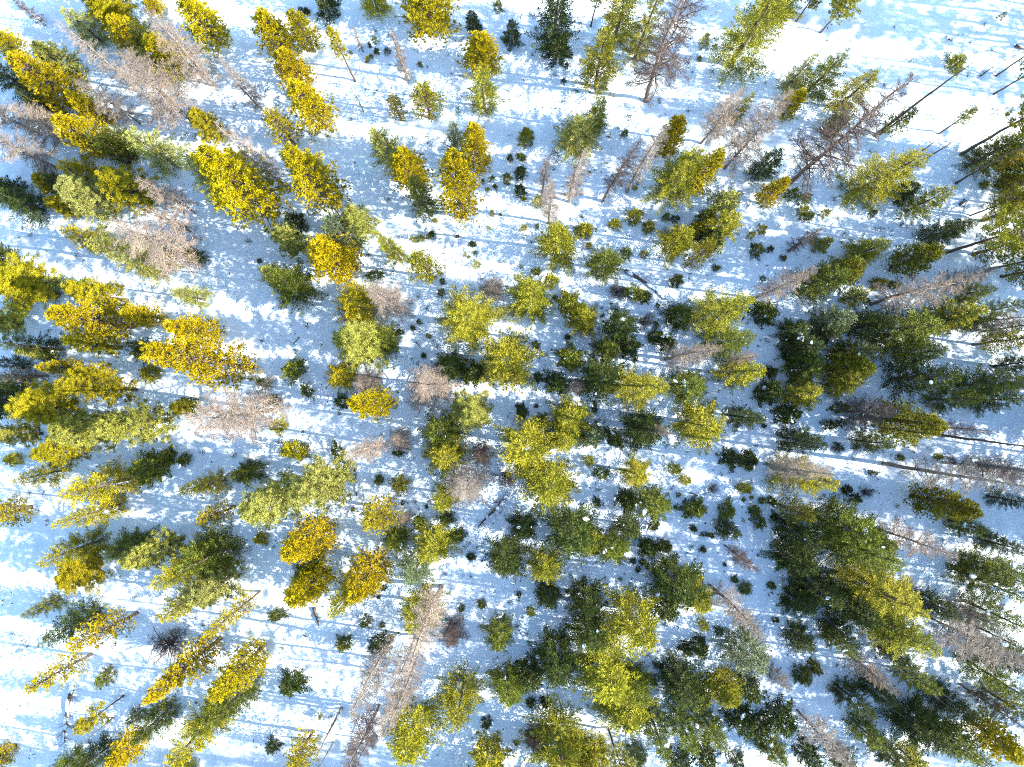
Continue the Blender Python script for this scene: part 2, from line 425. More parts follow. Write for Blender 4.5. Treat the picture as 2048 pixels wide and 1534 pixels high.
# ------------------------------------------------------------------ what stands where
# type colour  inner-end(x y)  tip(x y)  width       or: type colour centre(x y) width      (photo pixels)
# F fir  Y slim pine  Z thin pine  P tufted pine  T pine with bare trunk  D dead tree  S snag  B dead bush  K sapling
SURVEY = """
D x 85 52 15 -10 25
F l 205 85 118 10 60
P o 265 40 175 -25 75
Y m 292 118 218 30 70
Y m 385 135 285 70 70
D p 424 167 276 10 80
Y m 450 95 360 -8 75
Y m 325 24 285 -14 38
D a 266 181 101 41 55
D p 392 238 219 101 110
Y m 175 225 19 107 75
Y m 228 250 130 180 55
P l 172 160 66 88 62
Y m 55 103 -15 65 50
F d 95 215 -30 120 75
D a 268 252 148 150 60
D p 120 287 18 205 70
D a 80 262 -60 190 60
D a 110 330 -40 257 80
Y m 219 334 104 235 70
F g 262 325 200 255 55
F l 352 345 246 258 75
Y m 560 432 408 312 112
F l 455 440 358 300 92
F o 200 375 115 325 60
Y m 118 392 62 350 45
P l 235 445 118 372 75
P o 305 425 196 345 80
D p 390 420 270 355 60
P o 445 280 383 222 52
D p 568 380 432 238 58
D a 545 225 432 108 46
F d 35 430 -20 365 60
Y m 596 102 513 16 66
Y o 642 102 580 16 56
Y m 625 172 558 95 62
Y m 682 250 585 158 74
F d 660 36 634 -28 45
T o 707 159 660 60 36
D a 726 96 700 42 16
D p 815 155 782 56 30
S x 735 215 705 180 35
Z o 808 245 783 190 38
Z o 864 247 843 172 60
Y m 872 72 843 -35 112
F o 752 32 735 -40 55
F d 958 64 944 20 30
F d 1026 92 1025 42 34
Y m 966 150 957 66 70
F o 961 228 962 135 58
Z o 596 297 530 222 55
Y m 692 414 580 305 86
F l 792 328 748 255 60
Y m 852 375 802 302 74
F g 846 442 824 355 56
F b 916 328 900 245 48
Y m 966 352 944 252 60
Y m 932 450 890 308 78
F o 1052 272 30
F d 1118 105 1122 -30 82
F d 1117 94 40
F o 1198 192 1222 60 74
F o 1228 95 1262 -40 80
D x 1278 194 1410 -60 108
F o 1272 132 1332 -60 62
T o 1187 50 1200 -35 26
F o 1485 180 1585 -60 112
F o 1545 60 1600 -50 70
F g 1208 278 1206 200 52
F l 1166 312 1163 238 78
D p 1143 403 1172 285 50
D x 1209 404 1268 268 42
D a 1253 382 1340 230 52
D p 1078 390 1094 315 32
D p 1094 445 1116 357 52
Y m 1340 330 1368 240 55
F o 1345 418 1405 288 92
Y m 1402 424 1443 306 56
D p 1402 288 1485 175 70
F o 1470 266 1502 190 36
D p 1448 335 1580 195 88
Y m 1560 252 1606 188 38
F d 1515 372 1562 304 54
Y m 1515 416 1576 360 40
F l 1453 405 44
T o 1593 45 1640 -20 38
T o 1645 70 1708 -15 62
F l 1565 190 1628 112 44
F g 1612 216 1682 112 66
F o 1662 238 1745 148 66
F o 1640 262 1692 232 34
D x 1574 360 1845 160 118
S a 1747 270 1945 130 22
S a 1788 181 1828 156 14
Z o 1758 288 1824 222 42
F o 1700 415 1850 298 86
F d 1785 406 1830 372 44
F o 1902 150 1926 118 28
S x 1995 160 2130 60 16
T o 1990 200 2120 105 52
S x 1959 156 1992 130 10
T l 1872 264 1950 223 26
T o 1912 301 2150 185 70
S x 1850 320 1922 276 12
F g 1912 332 2060 268 56
Y m 1978 346 2078 284 50
S a 1905 362 2090 280 20
F g 2005 368 2075 328 52
F o 1800 426 1906 378 52
Z o 1990 402 2032 354 36
F d 95 426 -10 382 66
P o 160 432 92 395 44
F o 197 532 118 455 56
F l 338 556 180 476 80
D p 398 522 215 440 108
D p 380 458 290 415 40
F d 386 510 36
P o 92 624 -20 556 108
F g 20 545 -30 508 50
P o 262 600 135 570 56
B x 105 585 46
F l 415 612 345 578 42
Y m 268 708 101 624 74
P o 250 708 130 680 44
Y m 330 652 240 618 46
Y m 455 640 330 648 64
Y m 525 736 298 712 86
Y m 175 736 66 730 38
F d 128 692 -20 685 52
P l 120 706 30 704 30
P l 45 652 -20 640 50
F g 530 765 28
D p 90 755 -30 745 32
F d 595 476 570 430 38
P l 606 516 554 462 54
F b 692 520 650 442 76
Y m 692 566 628 488 80
P l 733 476 700 420 56
F o 802 532 754 458 44
Z o 850 582 836 508 62
F l 560 572 522 538 44
F g 580 570 76
F o 716 612 80
D p 795 625 745 572 82
D p 988 578 54
F o 938 640 122
F o 1012 722 112
F d 905 731 62
F d 950 748 40
P l 722 690 96
F g 770 680 58
F o 685 752 56
D p 735 768 66
D p 860 772 96
F o 1120 486 86
F o 1168 460 30
F g 1208 528 66
F o 1060 598 84
F o 1100 563 34
F o 1135 606 42
F o 1166 634 62
D x 1178 654 22
B x 1233 582 38
F g 1269 586 32
F d 1292 592 22
F o 1358 478 68
F o 1397 456 26
F o 1428 490 1472 428 74
F d 1420 478 44
Z o 1368 532 1428 490 40
F g 1398 442 1432 414 30
F o 1372 612 1502 606 88
F d 1362 630 60
F d 1354 560 30
F g 1408 682 1516 668 60
D p 1330 702 1446 690 54
D p 1450 712 1528 710 36
F o 1440 762 1532 742 74
F g 1378 772 74
F d 1240 655 68
F g 1215 696 54
F d 1258 690 42
F d 1310 672 26
F d 1335 690 30
B x 1288 642 38
F g 1140 719 50
F d 1115 766 38
D p 1152 772 36
F d 1205 756 84
F o 1228 766 1322 768 84
D x 1575 497 1648 464 34
F o 1632 506 1664 478 30
Y o 1642 562 1730 528 60
F g 1602 612 1695 548 76
D p 1512 598 1642 542 56
F o 1696 518 1776 482 56
Y o 1772 540 1882 500 60
F d 1832 482 1938 444 48
T o 1888 492 2100 436 84
T o 1943 440 2055 386 52
D p 1745 607 1988 544 72
T o 1980 546 2130 498 50
F o 1758 566 26
F d 1530 626 44
F b 1622 644 1716 632 60
F d 1590 662 54
F g 1752 662 1888 652 90
F o 1850 656 1978 620 74
F g 1930 602 2070 608 42
F d 1958 656 2072 648 46
Z o 1940 692 2080 674 52
F d 1562 692 1645 690 58
F g 1578 738 1642 730 74
Y o 1652 746 1742 732 74
F o 1652 778 1722 770 40
F d 1768 754 1922 752 80
F g 1902 762 2072 768 70
D a 1960 772 2085 765 52
F d 1540 782 48
F d 1545 742 26
S a 1625 681 1692 667 12
F l 1713 592 36
P o 160 842 20 812 88
P o 282 790 120 775 56
P l 242 872 104 862 80
P l 356 862 200 850 74
P l 90 876 -20 875 46
F d 40 802 -45 800 70
D p 552 815 365 832 118
Y o 406 786 345 815 42
F d 543 802 30
F o 557 850 34
F o 272 926 112 988 84
F o 252 1012 106 1045 52
F g 332 932 268 942 62
F o 142 944 24 956 46
F o 42 917 8 921 24
Z o 78 1022 -15 1032 62
F o 460 958 360 986 50
F g 528 938 465 950 54
F g 330 915 26
F g 367 920 20
Z o 484 1024 398 1040 44
F o 524 1076 24
F o 212 1060 75 1126 64
F g 292 1070 212 1112 64
P l 372 1066 250 1128 58
F g 482 1090 372 1140 84
F o 440 1110 298 1172 76
P o 218 1126 120 1162 70
P l 482 1136 385 1202 74
P l 702 928 604 988 90
P l 612 984 494 1028 84
F o 590 899 40
D p 768 888 700 916 50
D p 802 880 52
Y m 790 798 712 812 60
F g 880 862 80
P l 942 822 70
F o 893 912 74
F o 886 960 882 1012 56
D a 938 964 96
D x 962 905 56
F o 1052 892 116
F o 1100 968 98
F o 1130 880 58
Z o 772 984 744 1042 74
D p 812 1035 30
Z o 802 966 32
Y m 668 1044 578 1112 84
Y m 662 1128 588 1202 72
Y m 752 1084 704 1182 72
F g 792 1076 52
F g 838 1046 28
F o 872 1086 74
F b 832 1136 70
F o 858 1182 822 1254 88
F d 1047 1052 58
F d 1012 1112 84
F o 1088 1132 62
F d 915 1070 28
F d 895 1036 30
B x 1012 952 44
F o 1136 834 80
F b 1186 872 46
F d 1226 876 36
F d 1286 856 84
D p 1282 860 1342 862 32
F o 1352 856 1432 854 98
F d 1456 820 1530 836 50
F o 1268 946 54
F g 1306 1004 66
F d 1254 1000 40
F g 1388 1018 36
F g 1455 1022 34
B x 1425 978 30
F d 1256 1052 54
F g 1226 1092 64
F d 1298 1098 28
F d 1330 1092 30
F d 1146 1064 110
F o 1172 1080 64
F d 1432 1050 1482 1076 38
F d 1346 1164 94
F o 1390 1190 72
D x 1458 1082 1522 1142 42
F d 1468 918 36
F d 1500 917 28
F d 1580 828 42
F d 1562 862 1656 888 56
F o 1610 785 64
F g 1685 815 30
Y o 1740 836 1896 848 78
D x 1698 846 1800 828 72
F g 1705 888 1802 892 46
D p 1538 914 1670 962 70
F o 1548 930 1690 968 78
S x 1877 863 2100 890 24
D x 1890 928 2120 960 60
D a 1770 944 2140 994 72
F d 1966 1000 2072 1012 42
Y o 1812 998 1966 1026 72
F g 1892 1046 1988 1066 46
D p 1755 1060 1926 1120 70
F g 1630 1010 1762 1084 92
F g 1655 1068 1808 1132 98
F o 1690 1122 1860 1226 116
F o 1722 1204 1882 1308 92
F d 1552 1060 1642 1092 70
F d 1555 1110 1632 1142 74
F d 1566 1188 1632 1226 60
F d 1600 1276 54
Z o 1550 1010 1626 1036 46
F g 1922 1102 2062 1172 60
B x 1735 985 30
F o 128 1190 46 1232 38
F g 206 1204 84 1282 64
Z m 276 1204 142 1302 56
F o 402 1150 316 1238 60
Z m 530 1180 418 1262 42
B x 335 1290 82
Y m 452 1268 290 1400 58
Y m 546 1284 428 1390 66
F g 532 1368 425 1442 68
Z m 192 1298 62 1382 56
F g 228 1340 195 1364 30
T o 245 1387 160 1458 46
S x 229 1437 158 1490 12
F b 292 1424 260 1442 24
F g 372 1418 268 1482 66
Y m 302 1464 218 1528 56
F o 484 1438 330 1534 80
F d 240 1480 140 1560 52
Y m 22 1460 -45 1545 42
F o 742 1174 658 1232 56
F d 760 1284 38
D a 782 1287 700 1450 72
D a 828 1267 780 1396 46
D p 881 1171 820 1345 74
D p 846 1330 773 1478 72
D x 905 1262 60
F d 588 1340 574 1378 46
S x 668 1408 618 1535 16
D x 760 1410 690 1570 70
S x 741 1475 712 1545 12
S x 664 1482 635 1545 20
Z o 642 1452 585 1532 60
F o 884 1416 808 1514 106
F o 946 1340 914 1442 82
F g 1000 1266 58
F g 1020 1330 1014 1402 70
F o 980 1480 974 1545 72
F d 1096 1186 54
F d 1168 1196 68
F o 1222 1200 1296 1292 108
F d 1110 1312 88
F d 1176 1262 78
F o 1190 1300 1222 1380 126
F o 1234 1370 1262 1452 98
F o 1110 1425 1126 1535 118
F o 1190 1470 1202 1540 58
T l 1203 1457 1248 1565 50
D x 1066 1470 46
F g 1304 1400 1342 1522 60
F d 1360 1362 78
F g 1366 1402 1394 1502 62
F g 1380 1368 1402 1412 54
F g 1424 1408 1448 1502 54
Y o 1418 1340 1468 1402 64
F d 1484 1350 1512 1396 44
F b 1490 1306 80
D p 1425 1170 1534 1280 58
F d 1370 1296 26
F d 1398 1292 30
D a 1530 1340 1582 1382 40
F d 1480 1440 48
F d 1520 1456 38
F d 1410 1510 46
F d 1475 1522 38
F d 1360 1522 38
F d 1544 1408 1578 1462 58
F g 1632 1270 1722 1316 42
D p 1688 1316 1798 1386 46
F d 1712 1358 1796 1412 56
F d 1645 1384 1748 1436 48
D a 1597 1423 1720 1558 64
F d 1745 1304 1832 1332 42
D a 1849 1232 2062 1346 98
F g 1902 1138 2072 1200 68
F g 1930 1180 2062 1262 68
F g 1900 1334 2075 1402 60
F o 1950 1380 2075 1442 58
F d 1790 1408 1902 1502 88
F g 1850 1420 1962 1532 70
Y m 1928 1428 2050 1518 74
F g 1690 1440 1772 1502 52
F o 1800 1488 1852 1545 56
S x 1828 1364 1932 1440 26
D x 1918 1384 2085 1474 40
S x 1748 1465 1832 1542 24
F g 1545 1456 1572 1532 54
F g 1605 1350 30
F g 1632 1335 24
F o 240 60 178 -12 66
F d 330 132 250 40 58
F g 345 172 268 92 46
F d 122 262 25 178 52
F g 258 340 172 262 50
F d 160 392 80 350 46
P o 190 905 70 905 56
F g 70 775 -30 765 46
P o 230 760 130 745 44
F d 60 730 -30 722 34
F g 190 590 80 560 46
F d 320 700 250 690 34
F g 1700 1040 1800 1096 70
F d 1600 1150 1692 1212 70
F d 1650 1182 1762 1252 78
F d 1640 1232 1722 1292 50
F d 1742 1232 1835 1292 58
F g 1790 1330 1882 1392 50
F d 1850 1370 1955 1442 60
F g 1880 1450 1992 1542 60
F d 1950 1300 2062 1352 54
F d 1930 1242 2052 1302 50
F d 1740 1480 1822 1552 54
F g 1980 1120 2082 1162 50
F d 1660 1500 1722 1562 50
F d 1600 1482 1642 1542 44
F d 1820 1180 1930 1240 56
F g 2000 1300 2090 1345 46
F d 1660 692 1762 690 50
F g 1800 692 1902 700 56
F d 1700 650 1792 640 54
F d 1630 668 1700 655 46
F g 1850 790 1982 800 50
F d 1980 722 2085 726 40
F g 1900 640 2000 628 46
D a 1880 562 2002 538 50
D a 1960 930 2092 948 54
D x 1850 852 1992 862 40
D a 1900 1200 2010 1262 50
F g 180 1500 92 1572 58
F o 400 1530 322 1592 58
F g 470 1400 392 1470 52
F d 1060 1345 50
F d 1330 1215 46
F g 640 1100 590 1152 44
F g 1250 1330 1290 1410 60
F o 1150 1480 1168 1560 70
F d 1255 1480 1280 1550 48
Z o 1950 452 2062 405 66
Z o 1930 512 2072 470 70
Z o 1985 388 2078 352 56
F o 1905 590 1992 575 42
Z o 1990 562 2096 530 56
F g 1930 800 2062 802 52
F d 1950 1080 2062 1108 48
Z o 1935 335 2070 262 50
F g 1880 470 1960 440 36
D a 1930 640 2060 628 46
"""
SAPLINGS = """
748 75 12 g;738 86 8 d;751 98 10 g;772 98 14 d;741 108 9 o;733 114 10 o;700 101 7 o;839 126 9 o;658 53 9 d;600 18 14 d;611 18 10 d;997 10 18 g
985 355 10 g;990 372 8 g;965 362 10 d;976 379 9 o;1013 356 22 g;1041 343 24 d;1039 380 22 d;1047 396 9 o;1043 312 16 g;1021 314 14 d;1128 160 10 d;1134 128 10 d
1250 266 14 d;1277 365 8 g;1270 376 9 o;1410 81 22 o;1398 118 8 o;1428 96 10 o;1075 402 20 l;1582 390 26 g;1608 396 24 g;1965 371 12 o;1998 37 14 g;620 552 8 d
826 478 13 o;841 477 14 g;857 473 11 g;864 466 9 d;915 473 7 g;945 488 10 d;950 505 8 g;930 508 9 o;953 528 16 l;937 514 6 o;885 563 14 d;882 586 16 d;748 551 28 d;713 486 22 d
838 644 11 d;825 656 12 d;858 672 10 g;847 711 9 d;800 664 14 d;588 738 36 g;616 782 24 d;684 804 28 d;519 521 9 d;775 805 18 d;870 440 10 o;984 426 10 l;1000 428 7 l;977 455 9 l
1268 433 28 o;1230 447 24 o;1297 453 26 o;1253 508 22 g;1290 508 18 o;1333 432 16 g;1352 437 16 d;1075 453 9 g;1048 456 12 l;1178 490 13 o;1192 459 7 g;1513 498 26 d;1541 498 11 d;1433 536 10 g;1524 458 20 o;1503 470 16 o
1073 543 14 g;1110 595 10 d;1071 690 20 g;1135 674 11 d;1077 755 19 d;1317 611 10 d;1206 631 9 d;1312 648 10 d;1265 716 18 d;1527 557 11 g;1568 516 12 g;1607 422 22 o;1618 432 18 g;1649 428 17 o;1745 427 14 d;1737 600 9 d;1790 569 18 o
310 692 16 g;283 706 26 g;300 745 30 o;675 903 30 d;707 1018 9 o;797 905 18 d;942 1111 15 d;760 958 18 g;854 1012 7 d;806 1006 8 d;1045 822 28 d;1080 840 24 d;1072 812 8 d;1190 807 11 d;1189 819 10 d
1178 922 24 o;1205 946 26 g;1348 938 27 g;1372 960 23 o;1490 976 23 o;1193 1004 17 d;1190 1102 14 d;1307 1052 22 d;1265 1122 12 d;1286 1124 12 d;1276 1138 13 d;1408 1100 11 d;1389 1058 12 d;1410 1069 14 d;1422 1070 13 d
1525 1002 15 g;1545 1002 15 g;1510 1022 18 g;1520 1042 28 g;1488 999 8 g;1504 996 7 o;1550 1036 14 d;1357 990 10 g;1351 1014 9 g;1500 936 14 g;1530 852 10 d;1662 851 20 d;1683 848 22 d;1680 896 20 d;1698 980 19 d;1713 998 21 d;1745 945 10 d;1755 948 8 d
1807 917 12 g;1880 914 14 o;733 1242 24 d;765 1248 10 d;923 1215 15 d;965 1207 15 g;1038 1188 14 d;1061 1221 16 o;770 1174 12 d;758 1193 7 d;975 1440 18 d;690 1286 24 g;556 1228 28 g;550 1488 26 d;643 1430 10 o
1408 1250 20 o;1438 1263 15 d;1302 1358 23 g;1322 1330 10 d;1470 1160 15 g;1490 1178 20 g;1450 1130 8 d;1284 1510 20 g;1060 1400 16 d;1090 1402 18 d;1240 1158 8 g;1940 1030 14 g;1545 1172 14 g;1552 1240 12 d;1032 1480 10 o
"""
COLOURS = {   # needles in daylight
    'm': (.375, .293, .006), 'o': (.205, .190, .013), 'l': (.255, .250, .055), 'g': (.100, .116, .013),
    'd': (.041, .056, .010), 'b': (.120, .145, .062)}
DEAD = {'p': (.30, .24, .19), 'a': (.29, .25, .21), 'x': (.12, .09, .075)}
CNAME = {'m': 'mustard-yellow', 'o': 'yellowish-olive', 'l': 'pale yellow-green', 'g': 'mid-green', 'd': 'dark green', 'b': 'bluish-green'}
DNAME = {'p': 'pinkish-grey', 'a': 'ash-grey', 'x': 'dark brown'}
NOUN = {'F': 'fir', 'Y': 'dense pine', 'Z': 'thin airy pine', 'P': 'puffy tufted pine', 'T': 'bare-trunked pine',
        'D': 'leafless dead tree', 'S': 'bare dead snag', 'B': 'leafless dead bush', 'K': 'fir sapling'}
OBJ = {'F': 'fir_tree', 'Y': 'pine_tree', 'Z': 'pine_tree', 'P': 'pine_tree', 'T': 'pine_tree', 'D': 'dead_tree', 'S': 'dead_snag', 'B': 'dead_bush', 'K': 'fir_sapling'}
CAT = {'F': 'fir tree', 'Y': 'pine tree', 'Z': 'pine tree', 'P': 'pine tree', 'T': 'pine tree', 'D': 'dead tree', 'S': 'dead snag', 'B': 'dead bush', 'K': 'sapling'}
GROUP = {'F': 'fir trees in the snowy forest', 'Y': 'dense pines in the snowy forest', 'Z': 'thin pines in the snowy forest', 'P': 'tufted pines in the snowy forest', 'T': 'bare-trunked pines in the snowy forest',
         'D': 'leafless dead trees', 'S': 'bare dead snags', 'B': 'leafless dead bushes', 'K': 'fir saplings poking through the snow'}

things = []       # (object, type, colour, px, py, size) for the labels
rnd = random.Random(77)

def jitter(c, amt=.14):
    k = 1 + rnd.uniform(-amt, amt)
    return (c[0] * k * (1 + rnd.uniform(-.06, .05)), c[1] * k, c[2] * k * (1 + rnd.uniform(-.2, .2)), 1)

wells = []
def place(typ, colr, x, y, h, rad, px, py, size):
    key = typ
    if typ == 'F': key = 'Fbig' if h > 8.2 else ('Fmid' if h > 3.4 else 'Fsmall')
    if typ == 'D' and h < 7: key = 'Dmid'
    p = rnd.choice(PROTO[key])
    root = link(bpy.data.objects.new(OBJ[typ], None)); root.empty_display_size = .3
    z = gz(x, y)
    root.location = (x, y, z - .05)
    sx = rad / p['r']; sz = h / p['h']
    root.rotation_euler = (rnd.uniform(-.03, .03), rnd.uniform(-.03, .03), rnd.uniform(0, 6.283))
    j = .28 if size < 42 else .08
    root.scale = (sx * rnd.uniform(1 - j, 1 + j), sx * rnd.uniform(1 - j, 1 + j), sz)
    wells.append((x, y, rad, typ))
    root['category'] = CAT[typ]; root['group'] = GROUP[typ]
    if colr in COLOURS:
        c = COLOURS[colr]
        if colr == 'o' and px < 760 and typ != 'K': c = tuple(.55 * a + .45 * b for a, b in zip(c, COLOURS['m']))
        c = jitter(c)
    else:
        k = rnd.uniform(.88, 1.12); c = (*[q * k for q in DEAD[colr]], 1)
    t = link(bpy.data.objects.new("trunk", p['trunk'])); t.parent = root
    if typ in ('D', 'S', 'B', 'T'):                       # keep bare trunks slim whatever the crown's width
        k = min(1.6, max(.5, h / p['h'])) / sx; t.scale = (k, k, 1)
    if 'crown' in p:
        o = link(bpy.data.objects.new("crown", p['crown'])); o.parent = root; o.color = c; crown = o
    for me, M in p.get('branches', ()):
        o = link(bpy.data.objects.new("branch", me)); o.parent = root; o.matrix_local = M; o.color = c
    if typ == 'F' and colr in 'dg' and size > 30 and px > 640 and py > 500 and rnd.random() < .85:
        for k in range(rnd.randint(1, 4)):
            tt = rnd.uniform(.2, .8); a = rnd.uniform(0, 6.283); q = p['r'] * (1 - tt) ** .8 * rnd.uniform(.6, .95)
            o = link(bpy.data.objects.new("snow_clump", rnd.choice(BLOB))); o.parent = crown
            s = .05 + .15 * rnd.random() ** 2; o.location = (math.cos(a) * q, math.sin(a) * q, tt * p['h'] + .02)
            o.scale = (s * rnd.uniform(.8, 2.2) / sx, s / sx, s * .6 / sz); o.rotation_euler = (0, rnd.uniform(-.2, .2), rnd.uniform(0, 6.28))
    things.append((root, typ, colr, px, py, size))
    return root

WIDE = {'F': 1.30, 'Y': 1.36, 'P': 1.40, 'Z': 1.32, 'T': 1.25, 'D': 1.2}
def survey(line):
    f = line.split(); typ, colr = f[0], f[1]; n = list(map(float, f[2:]))
    if len(n) == 3:
        cx, cy, w = n
        dia = w / 31.0
        k = {'F': 2.1, 'D': 1.9, 'B': 1.0, 'P': 2.1, 'Z': 2.1, 'Y': 2.1}[typ]
        h = max(1.0, min(9.5, dia * k)); 
        x, y = at(cx, cy, h * .38)
        rad = w / 2 / FPX * (CAM_H - .3 * h)
        place(typ, colr, x, y, h, rad * WIDE.get(typ, 1.08), cx, cy, w)
    else:
        ix, iy, tx, ty, w = n
        rt = math.hypot(tx - NAD[0], ty - NAD[1]); ux, uy = (tx - NAD[0]) / rt, (ty - NAD[1]) / rt
        ri = (ix - NAD[0]) * ux + (iy - NAD[1]) * uy
        if typ in 'FYZP': ri += .24 * w
        h = CAM_H * (1 - ri / rt)
        lo = w / 31.0 * (1.4 if typ in 'FYZP' else .6)
        h = max(lo, 1.0, min(17.0, h))
        x, y = at(tx, ty, h)
        rad = w / 2 / FPX * (CAM_H - .3 * h)
        place(typ, colr, x, y, h, rad * WIDE.get(typ, 1.08), (ix + tx) / 2, (iy + ty) / 2, math.hypot(tx - ix, ty - iy))

for ln in SURVEY.strip().splitlines(): survey(ln)
for it in SAPLINGS.replace('\n', ';').split(';'):
    if not it.strip(): continue
    a = it.split(); cx, cy, w = map(float, a[:3])
    h = w / 28.0 * 1.7; x, y = at(cx, cy, h * .4)
    place('K', a[3], x, y, h, w / 2 / 28.0 * 1.15, cx, cy, w)

# the forest goes on past the frame; these cast the long shadows that reach in from the sunny side
for k in range(66):
    px = rnd.uniform(2110, 2520); py = rnd.uniform(150, 1600)
    if k >= 24: px = rnd.uniform(60, 2100); py = rnd.uniform(1590, 1680)
    if k >= 34: px = rnd.uniform(2090, 2420); py = rnd.uniform(-150, 160)
    if k >= 44: px = rnd.uniform(2090, 2260); py = rnd.uniform(700, 1150)
    if k >= 56: px = rnd.uniform(120, 1300); py = rnd.uniform(1560, 1640)
    x, y = at(px, py); h = rnd.uniform(8, 15); typ = rnd.choice('TTSZ' if 34 <= k < 44 else 'FFFYZ')
    place(typ, 'x' if typ == 'S' else rnd.choice('dgo'), x, y, h, h * rnd.uniform(.13, .18), px, py, 100)

# snow hollows round the stems and a few animal trails pressed into the snow
def press(x, y, r, depth):
    i0, i1 = np.searchsorted(gx, [x - 2.5 * r, x + 2.5 * r]); j0, j1 = np.searchsorted(gy, [y - 2.5 * r, y + 2.5 * r])
    if i1 <= i0 or j1 <= j0: return
    q = ((GX[j0:j1, i0:i1] - x) ** 2 + (GY[j0:j1, i0:i1] - y) ** 2) / (r * r)
    GZ[j0:j1, i0:i1] -= depth * (np.exp(-q) - .35 * np.exp(-(np.sqrt(q) - 1.5) ** 2 * 3))
for x, y, rad, typ in wells:
    if typ == 'K': press(x, y, .30, .07)
    else: press(x, y, .38 + .16 * rad, .22)
for trail in (((395, 455), (438, 560), (520, 640), (556, 760), (606, 850), (640, 900)), ((1180, 640), (1325, 770), (1430, 880), (1560, 960)), ((880, 1130), (1050, 1200), (960, 1330)), ((700, 330), (880, 480), (1010, 520))):
    rt = random.Random(trail[0][0])
    for (ax, ay), (bx, by) in zip(trail, trail[1:]):
        p0, p1 = at(ax, ay), at(bx, by); L = math.hypot(p1[0] - p0[0], p1[1] - p0[1]); n = max(2, int(L / .42))
        for k in range(n):
            f = k / n; sd = (.14 if k % 2 else -.14)
            press(p0[0] + (p1[0] - p0[0]) * f - (p1[1] - p0[1]) / L * sd + rt.gauss(0, .05), p0[1] + (p1[1] - p0[1]) * f + (p1[0] - p0[0]) / L * sd + rt.gauss(0, .05), .17, .16)
gm.vertices.foreach_set('co', np.stack([GX, GY, GZ], -1).astype(np.float32).ravel()); gm.update()

# ------------------------------------------------------------------ fallen wood
def fallen(label, x0, y0, x1, y1, r, nb, seed, snowy=False, mat=BARK):
    rr = random.Random(seed)
    ax, ay = at(x0, y0); bx, by = at(x1, y1); L = math.hypot(bx - ax, by - ay); an = math.atan2(by - ay, bx - ax)
    root = link(bpy.data.objects.new("fallen_log", None)); root.location = (ax, ay, 0); root.rotation_euler = (0, 0, an)
    root['label'] = label; root['category'] = 'fallen log'; root['group'] = 'fallen logs on the snow'
    pth = []; rad = []; n = 12
    for i in range(n + 1):
        s = i / n; lx = L * s; ly = .05 * L * math.sin(s * 4 + seed) * .5
        wx, wy = ax + math.cos(an) * lx - math.sin(an) * ly, ay + math.sin(an) * lx + math.cos(an) * ly
        pth.append((lx, ly, gz(wx, wy) + r * .7 + rr.uniform(-.03, .03))); rad.append(r * (1 - .75 * s))
    o = link(bpy.data.objects.new("trunk", mesh_from("trunk", *tube(pth, rad, 7), [mat]))); o.parent = root
    for k in range(nb):
        i = rr.randint(2, n); me = rr.choice(BARE)
        o = link(bpy.data.objects.new("branch", me)); o.parent = root; s = rr.uniform(.35, .9)
        o.matrix_local = Matrix.Translation(pth[i]) @ Matrix.Rotation(rr.choice((-1, 1)) * R(rr.uniform(35, 80)), 4, 'Z') @ Matrix.Rotation(R(rr.uniform(-25, 5)), 4, 'Y') @ Matrix.Scale(s, 4)
        o.color = (*DEAD['x'], 1)
    if snowy:
        for k in range(int(L * 2.2)):
            i = rr.randint(0, n); p = pth[i]
            o = link(bpy.data.objects.new("snow_clump", rr.choice(BLOB))); o.parent = root
            o.location = (p[0] + rr.uniform(-.2, .2), p[1] + rr.uniform(-.05, .05), p[2] + rad[i] * .8); q = rad[i] + .03
            o.scale = (q * rr.uniform(1.2, 3.0), q * 1.0, q * .55)
fallen("snow-topped fallen tree with dark side branches below the ash-grey dead tree", 1014, 988, 958, 1054, .13, 16, 1, True)
fallen("straight thin fallen log standing out beside the pale tufted pine", 711, 934, 716, 992, .10, 2, 2, True)
fallen("long snow-crusted fallen log with broken dark limbs near the bottom left corner", 150, 1368, 136, 1478, .16, 14, 3, True, BARK)
fallen("short broken dark stump end under the mustard-yellow pine, lower left of centre", 632, 1212, 640, 1248, .13, 5, 4, False)
fallen("thin forked dark stick lying on open snow right of centre", 1380, 984, 1414, 1001, .05, 3, 5, False)
fallen("long fallen log buried in snow right of centre, above the dark firs", 1250, 540, 1335, 600, .14, 8, 6, True)
fallen("snow-covered log at the foot of the pinkish dead tree, right of centre", 1508, 600, 1484, 642, .14, 1, 7, True)
fallen("small curved stick on the wide shaded snow patch left of centre", 598, 674, 586, 690, .04, 2, 8, False)
fallen("short dark log end on bright snow near the right edge, upper part", 1912, 412, 1926, 404, .12, 1, 9, False)
fallen("broken brown wood piece on sunlit snow in the top right corner", 2024, 96, 2040, 104, .13, 2, 10, False)
fallen("leaning stick fallen on sunlit snow beside thin snags near the right edge", 1838, 304, 1872, 284, .05, 2, 11, False)
fallen("thin fallen pole in the shade near the central pale tufted pine", 832, 684, 846, 698, .035, 0, 12, False)

